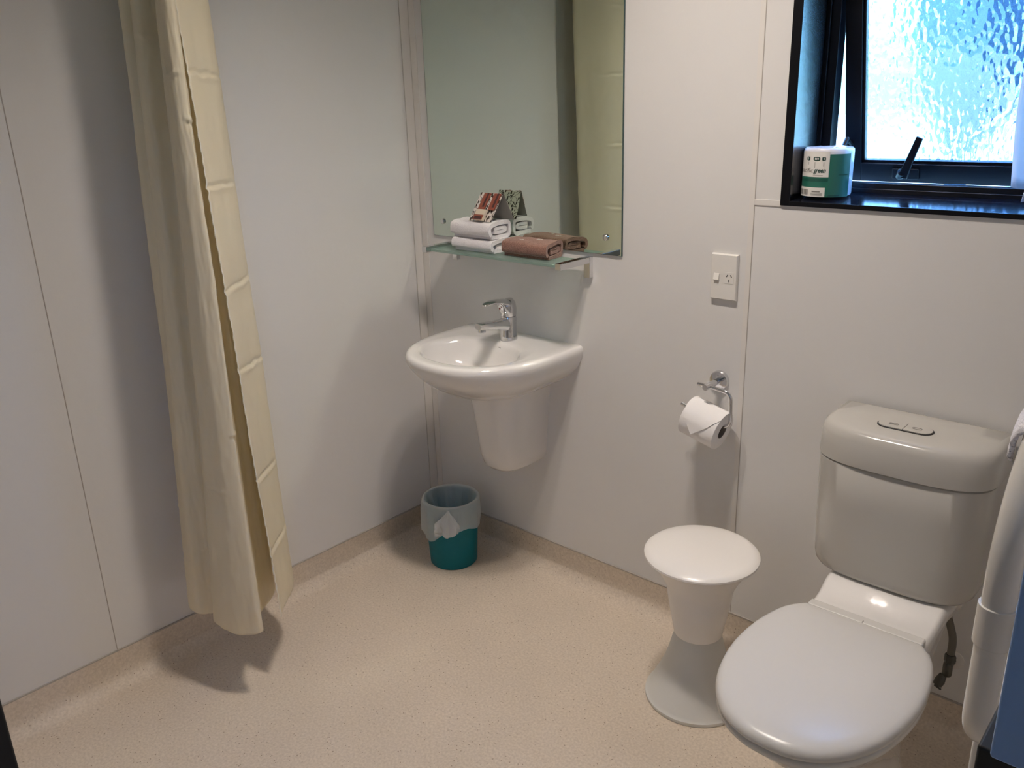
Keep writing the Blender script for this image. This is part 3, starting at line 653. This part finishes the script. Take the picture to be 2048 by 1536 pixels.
# cistern
cxx = 1.631
def cr(hw, yf, yc, z, yb=-.012, n=40, p=2.6):
    # D section: bulging front
    out = []
    for i in range(n + 1):
        t = PI * i / n; c_, s_ = math.cos(t), math.sin(t)
        out.append((cxx + hw * math.copysign(abs(c_) ** (2 / p), c_), -(yc + (yf - yc) * abs(s_) ** (2 / p)), z))
    return out + [(cxx - hw, yb, z)] + [(cxx - hw + 2 * hw * k / 10, yb, z) for k in range(1, 10)] + [(cxx + hw, yb, z)]
b = MB(); b.loft([cr(.130, .165, .09, .4405, p=3.4), cr(.150, .180, .09, .4415, p=3.4), cr(.163, .189, .09, .4460, p=3.4), cr(.170, .193, .09, .455, p=3.4), cr(.1735, .195, .09, .470, p=3.4), cr(.176, .197, .09, .53, p=3.4), cr(.178, .201, .09, .62, p=3.4), cr(.1795, .204, .09, .7145, p=3.4), cr(.176, .201, .09, .7165, p=3.4)])
b.build('cistern', 'cistern', toi, ang=60)
b = MB(); b.loft([cr(.177, .2015, .09, .7180, p=3.1), cr(.1825, .2075, .09, .7190, p=3.1), cr(.1830, .2085, .09, .7230, p=3.0), cr(.1825, .2065, .09, .750, p=3.0), cr(.181, .2035, .09, .775, p=3.0), cr(.178, .1990, .09, .787, p=2.9), cr(.172, .192, .09, .7935, p=2.8), cr(.163, .180, .09, .7965, -.013, p=2.7), cr(.12, .14, .08, .7985, -.02), cr(.03, .09, .07, .7990, -.05)])
cl = b.build('cistern_lid', 'cistern', toi, ang=60)
def pill(b, xc, yc, L, Wd, z0, z1, x0=None, x1=None, n=16):
    pts = [(xc + L / 2 - Wd / 2 + Wd / 2 * math.sin(a), yc - Wd / 2 * math.cos(a)) for a in [PI * k / n for k in range(n + 1)]] + [(xc - L / 2 + Wd / 2 - Wd / 2 * math.sin(a), yc + Wd / 2 * math.cos(a)) for a in [PI * k / n for k in range(n + 1)]]
    if x0 is not None: pts = [(max(x0, min(x1, x)), y) for x, y in pts]
    return b.loft([[(x, y, z) for x, y in pts] for z in (z0, z1)])
pc, pyc, pz = 1.622, -.118, .7990
b = MB(); pill(b, pc, pyc, .1150, .0465, .789, pz + .0010); b.build('button_recess', 'dark', cl)
for s, nm in ((-1, 'half'), (1, 'full')):
    b = MB(); pill(b, pc, pyc - .0005, .1095, .0405, .789, pz + .0030, *((pc - .06, pc - .0006) if s < 0 else (pc + .0006, pc + .06)))
    bt_ = b.build('flush_button', 'cistern', toi, bevel=.0010)
    b = MB(); xi = pc + s * .024
    for (L1, W1, up_) in ((.0195, .0085, .0033),):
        ring = [(xi + L1 / 2 - W1 / 2 + W1 / 2 * math.sin(a), pyc - W1 / 2 * math.cos(a), pz + up_) for a in [PI * k / 10 for k in range(11)]] + [(xi - L1 / 2 + W1 / 2 - W1 / 2 * math.sin(a), pyc + W1 / 2 * math.cos(a), pz + up_) for a in [PI * k / 10 for k in range(11)]]
        b.tube(ring + [ring[0], ring[1]], .0006, 6)
    if s < 0: pill(b, xi, pyc, .0195, .0085, pz + .0030, pz + .0035, xi - .0098, xi)
    b.build('button_symbol', 'grey', bt_)
# hose and valve
b = MB(); b.tube(spline([(1.726, -.060, .462), (1.735, -.055, .38), (1.748, -.05, .335), (1.759, -.048, .295), (1.760, -.048, .255)], 6), .0085, 14); b.build('inlet_hose', 'braid', toi)
vv = thing('stop_valve', (1.755, -.04, .21), 'dark metal stop valve on the wall below the toilet hose', 'valve')
b = MB(); b.lathe([(.0105, .232), (.0125, .234), (.0125, .250), (.0105, .254)], (1.760, -.048), 6); b.lathe([(.009, .196), (.0105, .20), (.0105, .225), (.0085, .232)], (1.758, -.048), 20); b.tube([(1.757, -.048, .212), (1.757, .0, .212)], .008, 16); b.build('valve_body', 'valve', vv)
b = MB(); b.tube([(1.752, -.050, .196), (1.748, -.058, .182), (1.745, -.064, .172)], .010, 14, rad=[.008, .0115, .010]); b.tube([(1.742, -.07, .174), (1.752, -.058, .160)], .0025, 8); b.build('valve_handle', 'valve', vv)
b = MB(); q = MB().lathe([(.024, 0), (.024, .002), (.020, .004), (.009, .005)], (0, 0), 28); b.add([(1.757 + v[0], -.0001 - v[2], .212 + v[1]) for v in q.v], q.f); b.build('wall_flange', 'strip', vv)

# ------------------------------------------------------------------ toilet paper pack on the sill
PX, PY, PR, PZ0, PZ1 = 1.3345, .060, .0545, WZ0 + .0215, WZ0 + .0215 + .106
pk = thing('toilet_roll_pack', (PX, PY, PZ0), 'wrapped toilet roll with green and white printed wrapper on the window sill', 'toilet roll')
cth = math.atan2(CAM.y - PY, CAM.x - PX)
def cyl(th, z, r): a = cth + math.radians(th); return (PX + r * math.cos(a), PY + r * math.sin(a), z)
b = MB(); rings = []
for z, r in ((0, .050), (.002, .0535), (.006, PR), (.098, PR), (.1035, .0535), (.1065, .050), (.1075, .040), (.105, .024), (.101, .012), (.100, .002)):
    rings.append([cyl(a, PZ0 + z + (.0016 * noise.noise(Vector((math.cos(a / 57) * 4, math.sin(a / 57) * 4, z * 30))) if z > .1 else 0), r * (1 + (.02 * noise.noise(Vector((math.cos(a / 57.3) * 3, math.sin(a / 57.3) * 3, z * 25))) if z > .1 else 0))) for a in range(0, 360, 5)])
b.loft(rings); b.build('wrapper', 'film', pk, ang=50)
def patch(b, t0, t1, z0, z1, r, skew=0, n=14, inset=0):
    vs = []; 
    for k in range(n + 1):
        t = t0 + (t1 - t0) * k / n
        vs.append(cyl(t, PZ0 + z0, r)); vs.append(cyl(t + skew, PZ0 + z1, r))
    b.add(vs, [(2 * k, 2 * k + 2, 2 * k + 3, 2 * k + 1) for k in range(n)])
R1 = PR + .0003
b = MB(); patch(b, 3, 58, .0, .094, R1); b.build('green_panel', 'green', pk)
b = MB(); patch(b, 4, 30, .002, .05, R1 + .0002, 22); b.build('green_shade', 'green_dark', pk)
b = MB(); patch(b, -80, 3.5, .0, .044, R1); b.build('green_band', 'green', pk)
b = MB(); patch(b, -80, 2, .034, .041, R1 + .0002); b.build('band_stripe', 'green_dark', pk)
b = MB(); patch(b, -80, 2.5, .044, .1, R1 + .0002); b.build('white_panel', 'label_white', pk)
b = MB(); patch(b, -80, -3, .0005, .021, R1 + .0004); lbl = b.build('bottom_label', 'label_white', pk)
b = MB()
for k in range(13):
    t = -76 + k * 2.4
    if k != 6: patch(b, t, t + (1.5 if k % 3 else 1.9), .004, .016, R1 + .0007, n=1)
patch(b, -34, -14, .0105, .0135, R1 + .0007)
for k in range(3): patch(b, -36, -8, .0035 + k * .0022, .0045 + k * .0022, R1 + .0007)
b.build('barcode', 'grey', lbl)
b = MB()
def icon(t, z, ht, hz_, m=0):
    n = 20; ang = [2 * PI * k / n for k in range(n)]
    b.add([cyl(t + ht * math.copysign(abs(math.cos(a)) ** .6, math.cos(a)), PZ0 + z + hz_ * math.copysign(abs(math.sin(a)) ** .6, math.sin(a)), R1 + .0006) for a in ang], [tuple(range(n))])
icon(-50, .084, 5.2, .0042); icon(-27, .084, 8.5, .0042); icon(-10, .084, 4.2, .0042)
b.build('icons', 'ink', pk)
b = MB()
patch(b, -51, -49.4, .0815, .0865, R1 + .0009, n=1)
for k in range(3): patch(b, -31.5 + k * 3.6, -29.5 + k * 3.6, .082, .086, R1 + .0009, n=1)
patch(b, -10.6, -9.2, .0815, .0865, R1 + .0009, n=1)
b.build('icon_marks', 'label_white', pk)
b = MB()
for t, z0, z1 in ((-50, .071, .077), (-32, .064, .077), (-11, .068, .077)): patch(b, t, t + 2.2, z0, z1, R1 + .0006, n=1)
patch(b, -34, -10, .0475, .049, R1 + .0006)
b.build('fine_print', 'cistern', pk)
def curved_text(s, t0, t1, z, size, shear, off, mname, name, parent):
    cu = bpy.data.curves.new(name, 'FONT'); cu.body = s; cu.size = size; cu.shear = shear; cu.offset = off
    to = bpy.data.objects.new('tmp', cu); COL.objects.link(to); bpy.context.view_layer.update()
    me = bpy.data.meshes.new_from_object(to.evaluated_get(bpy.context.evaluated_depsgraph_get())); bpy.data.objects.remove(to)
    xs_ = [v.co.x for v in me.vertices]; w0, w1 = min(xs_), max(xs_)
    for v in me.vertices: v.co = Vector(cyl(t0 + (t1 - t0) * (v.co.x - w0) / (w1 - w0), PZ0 + z + v.co.y, R1 + .0007))
    me.materials.clear(); me.materials.append(M[mname]); o = bpy.data.objects.new(name, me); COL.objects.link(o); o.parent = parent; o.matrix_parent_inverse = Matrix.Translation(-parent.location); return o
curved_text('pacific', -79, -34, .054, .0135, .15, 0, 'grey', 'printed_word', pk)
curved_text('green', -33, -4, .054, .0150, .3, .00035, 'ink', 'printed_word', pk)

# ------------------------------------------------------------------ window fabric at the right
b = MB(); rings = []
for i in range(24):
    z = 1.288 + (1.78 - 1.288) * i / 23; x0 = 1.713 - .012 * math.sin((z - 1.29) * 6) + max(0, z - 1.45) * .06
    row = []
    for k in range(30):
        u = k / 29; row.append((x0 + u * .14, .070 + .010 * math.sin(u * 22 + z * 3), z - .006 * math.sin(u * 9)))
    rings.append(row)
b.loft(rings, False, False, False)
wc = b.build('window_curtain', 'net', ang=180); sol = wc.modifiers.new('t', 'SOLIDIFY'); sol.thickness = .0012
tag(wc, 'thin white fabric hanging inside the window recess at its right', 'curtain')
b = MB(); rings = []
for i in range(20):
    z = 1.262 + .5 * i / 19; x0 = 1.742 + .010 * math.sin((z - 1.26) * 14)
    rings.append([(x0 + k / 25 * .11, .030 + .012 * math.sin(k * .7 + z * 5), z) for k in range(26)])
b.loft(rings, False, False, False); o_ = b.build('front_layer', 'net', wc, ang=180); o_.modifiers.new('t', 'SOLIDIFY').thickness = .0015

# ------------------------------------------------------------------ shower curtain
cur = thing('shower_curtain', (.2, -.9, .2), 'cream fabric shower curtain bunched beside the left wall', 'curtain')
bot = [(.352, -.902), (.300, -.850), (.238, -.783), (.150, -.752), (.105, -.765), (.130, -.800), (.205, -.828), (.245, -.860), (.275, -.905), (.318, -.948), (.372, -.972), (.352, -1.002), (.310, -1.021), (.265, -1.030), (.225, -1.028), (.200, -1.000), (.185, -1.010), (.165, -1.038), (.120, -1.040), (.080, -1.010), (.050, -.960)]
top = [(.270, -.908), (.238, -.850), (.200, -.793), (.130, -.750), (.085, -.735), (.100, -.800), (.170, -.850), (.232, -.880), (.248, -.905), (.285, -.918), (.305, -.930), (.295, -.945), (.270, -.947), (.250, -.940), (.205, -.892), (.180, -.902), (.175, -.945), (.150, -.950), (.130, -.930), (.110, -.958), (.060, -.930)]
nb = spline([(x, y, 0) for x, y in bot], 9); ntp = spline([(x, y, 0) for x, y in top], 9)
rings = []; NZ = 400; Z0c, Z1c = .20, 2.13
for i in range(NZ + 1):
    z = Z0c + (Z1c - Z0c) * i / NZ; f = (z - .2) / (1.715 - .2); row = []
    fs = f
    for j, (p, q) in enumerate(zip(nb, ntp)):
        c_ = p.lerp(q, fs) if fs <= 1 else q + (q - p) * (fs - 1) * .25
        s_ = j / len(nb); a = nb[min(j + 1, len(nb) - 1)] - nb[max(j - 1, 0)]; nn = Vector((-a.y, a.x, 0)).normalized()
        w_ = .0045 * noise.noise(Vector((s_ * 22, z * 2.2, 0))) + .0016 * noise.noise(Vector((s_ * 90, z * 22, 4)))
        # sharp storage creases across the cloth
        for q_ in range(16):
            zc = .26 + q_ * .118 + .05 * noise.noise(Vector((q_ * 3.7, 1.3, 0))) ; c0 = .5 + .5 * noise.noise(Vector((q_ * 2.3, 8.1, 0))) * 2.2; wd = .05 + .05 * abs(noise.noise(Vector((q_ * 5.1, 0, 2))))
            for cc_, ww_ in ((c0, wd), (.04 + .01 * (q_ % 3), .07 if q_ % 2 else .0001)):
                du = abs(s_ - cc_) / ww_
                if du < 1:
                    d = z - zc - .10 * (s_ - cc_) * math.sin(q_ * 2.1) - .006 * noise.noise(Vector((s_ * 60, zc * 9, 0)))
                    w_ += .0046 * (1 - du * du) * (math.exp(-(d / .0042) ** 2) - .6 * math.exp(-((d + .009) / .006) ** 2))
        if s_ < .02: w_ += .0007 * math.sin(z * 230) * (1 - s_ / .02)
        ez = .012 * math.sin(s_ * 30) * (1 - min(1, f * 8)) if f < .13 else 0
        if i == 0: pass
        row.append((c_.x + nn.x * w_, c_.y + nn.y * w_, z + ez * .4))
    rings.append(row)
b = MB(); b.loft(rings, False, False, False); cc = b.build('curtain_cloth', 'curtain', cur, ang=180)
sol = cc.modifiers.new('t', 'SOLIDIFY'); sol.thickness = .0008
# stitched side hem along the free edge
b = MB(); hr = [[Vector(r[k]) + Vector((.0016, -.0004, 0)) for k in (0, 1)] for r in rings]
b.tube([(r[0][0], r[0][1], r[0][2]) for r in rings], .0016, 6); b.build('side_hem', 'hem', cur)
cr_ = thing('curtain_rail', (.9, -.9, 2.16), 'white curtain rail across the shower corner under the ceiling', 'rail')
b = MB(); b.tube([(.0, -.88, 2.165), (1.2, -.88, 2.165)], .012, 16); b.tube([(1.2, -.88, 2.165), (1.2, -.88, CH)], .008, 12); b.build('rail_tube', 'strip', cr_)
for x in (.06, .10, .14, .18, .22, .26, .30):
    b = MB(); b.tube([(x + 0, -.88 + .021 * math.cos(a), 2.158 + .027 * math.sin(a)) for a in [2 * PI * k / 20 for k in range(21)]], .0018, 6); b.build('curtain_ring', 'strip', cr_)

# ------------------------------------------------------------------ drop down support rail with towel
GX = 1.972
ra = thing('support_rail', (GX, 0, .9), 'white tubular fold down support rail beside the toilet', 'rail')
yn, zb, zt, rb = -.895, .700, 1.115, .050
def arc(cy_, cz_, r, a0, a1, n=10): return [(GX, cy_ + r * math.cos(math.radians(a0 + (a1 - a0) * k / n)), cz_ + r * math.sin(math.radians(a0 + (a1 - a0) * k / n))) for k in range(n + 1)]
pts = [(GX, 0, zb)] + [(GX, -.4, zb)] + [(GX, yn + rb + .02, zb)] + arc(yn + rb, zb + rb, rb, 270, 180) + [(GX, yn, .85), (GX, yn, .90)] + arc(yn + .19, zt - .19, .19, 180, 90, 16) + [(GX, -.5, zt), (GX, 0, zt)]
b = MB(); b.tube(pts, .0185, 28); b.build('loop_tube', 'tubing', ra, ang=60)
b = MB(); b.tube([(GX, yn, .848), (GX, yn, .902)], .0215, 28); b.build('clamp', 'tubing', ra, bevel=.001)
b = MB(); b.box(GX, GX + .16, yn - .008, yn + .010, .852, .898); b.build('cross_arm', 'tubing', ra, bevel=.003)
b = MB(); b.tube([(GX + .06, yn + .10, zb - .02), (GX + .06, yn + .10, 1.0)], .014, 20); b.build('inner_post', 'tubing', ra)
b = MB(); b.tube([(GX - .012, -.80, zb - .012), (GX - .012, -.80, .02)], .0055, 12); b.build('drop_leg', 'tubing', ra)
b = MB(); b.box(GX - .05, GX + .05, -.008, 0, zb - .06, zt + .06); b.build('wall_plate', 'tubing', ra, bevel=.004)
# towel draped over the top bend
b = MB(); rings = []
for i in range(34):
    a = math.radians(-200 + 220 * i / 33); y_ = yn + .075
    row = []
    for k in range(26):
        v = k / 25; yy = yn + .075 + v * .26; drop = 0
        s_ = i / 33
        if s_ < .42: x_ = GX - .0245 - .003 * math.sin(v * 14); z_ = zt + .005 - (.42 - s_) * .05
        elif s_ > .58: x_ = GX + .0245 + .003 * math.sin(v * 14); z_ = zt + .005 - (s_ - .58) * .8
        else:
            q_ = (s_ - .42) / .16 * PI; x_ = GX - .0245 * math.cos(q_); z_ = zt + .005 + .0235 * math.sin(q_)
        fall = .045 * max(0, 1 - v / .45) ** 2
        n_ = .003 * noise.noise(Vector((s_ * 10, v * 12, 0))); row.append((x_ + n_, yy, z_ - fall + n_))
    rings.append(row)
b.loft(rings, False, False, False); o_ = b.build('hanging_towel', 'towel_white', ang=180); sm = o_.modifiers.new('t', 'SOLIDIFY'); sm.thickness = .0045; sm.offset = 1
tag(o_, 'white towel draped over the top of the white support rail', 'towel')

# ------------------------------------------------------------------ panel nearest the camera, right, blue daylight in its colour
pn = thing('wall_cabinet', (2.2, -1.42, 1.1), 'box end coloured with blue daylight, with dark base, nearest the camera at the right edge', 'cabinet')
MB().box(2.068, RX, -1.437, -1.30, 1.112, 1.75).build('cabinet_side', 'daylight_tint', pn, bevel=.002)
MB().box(2.060, RX, -1.430, -1.28, 1.085, 1.1115).build('cabinet_base', 'dark', pn, bevel=.002)
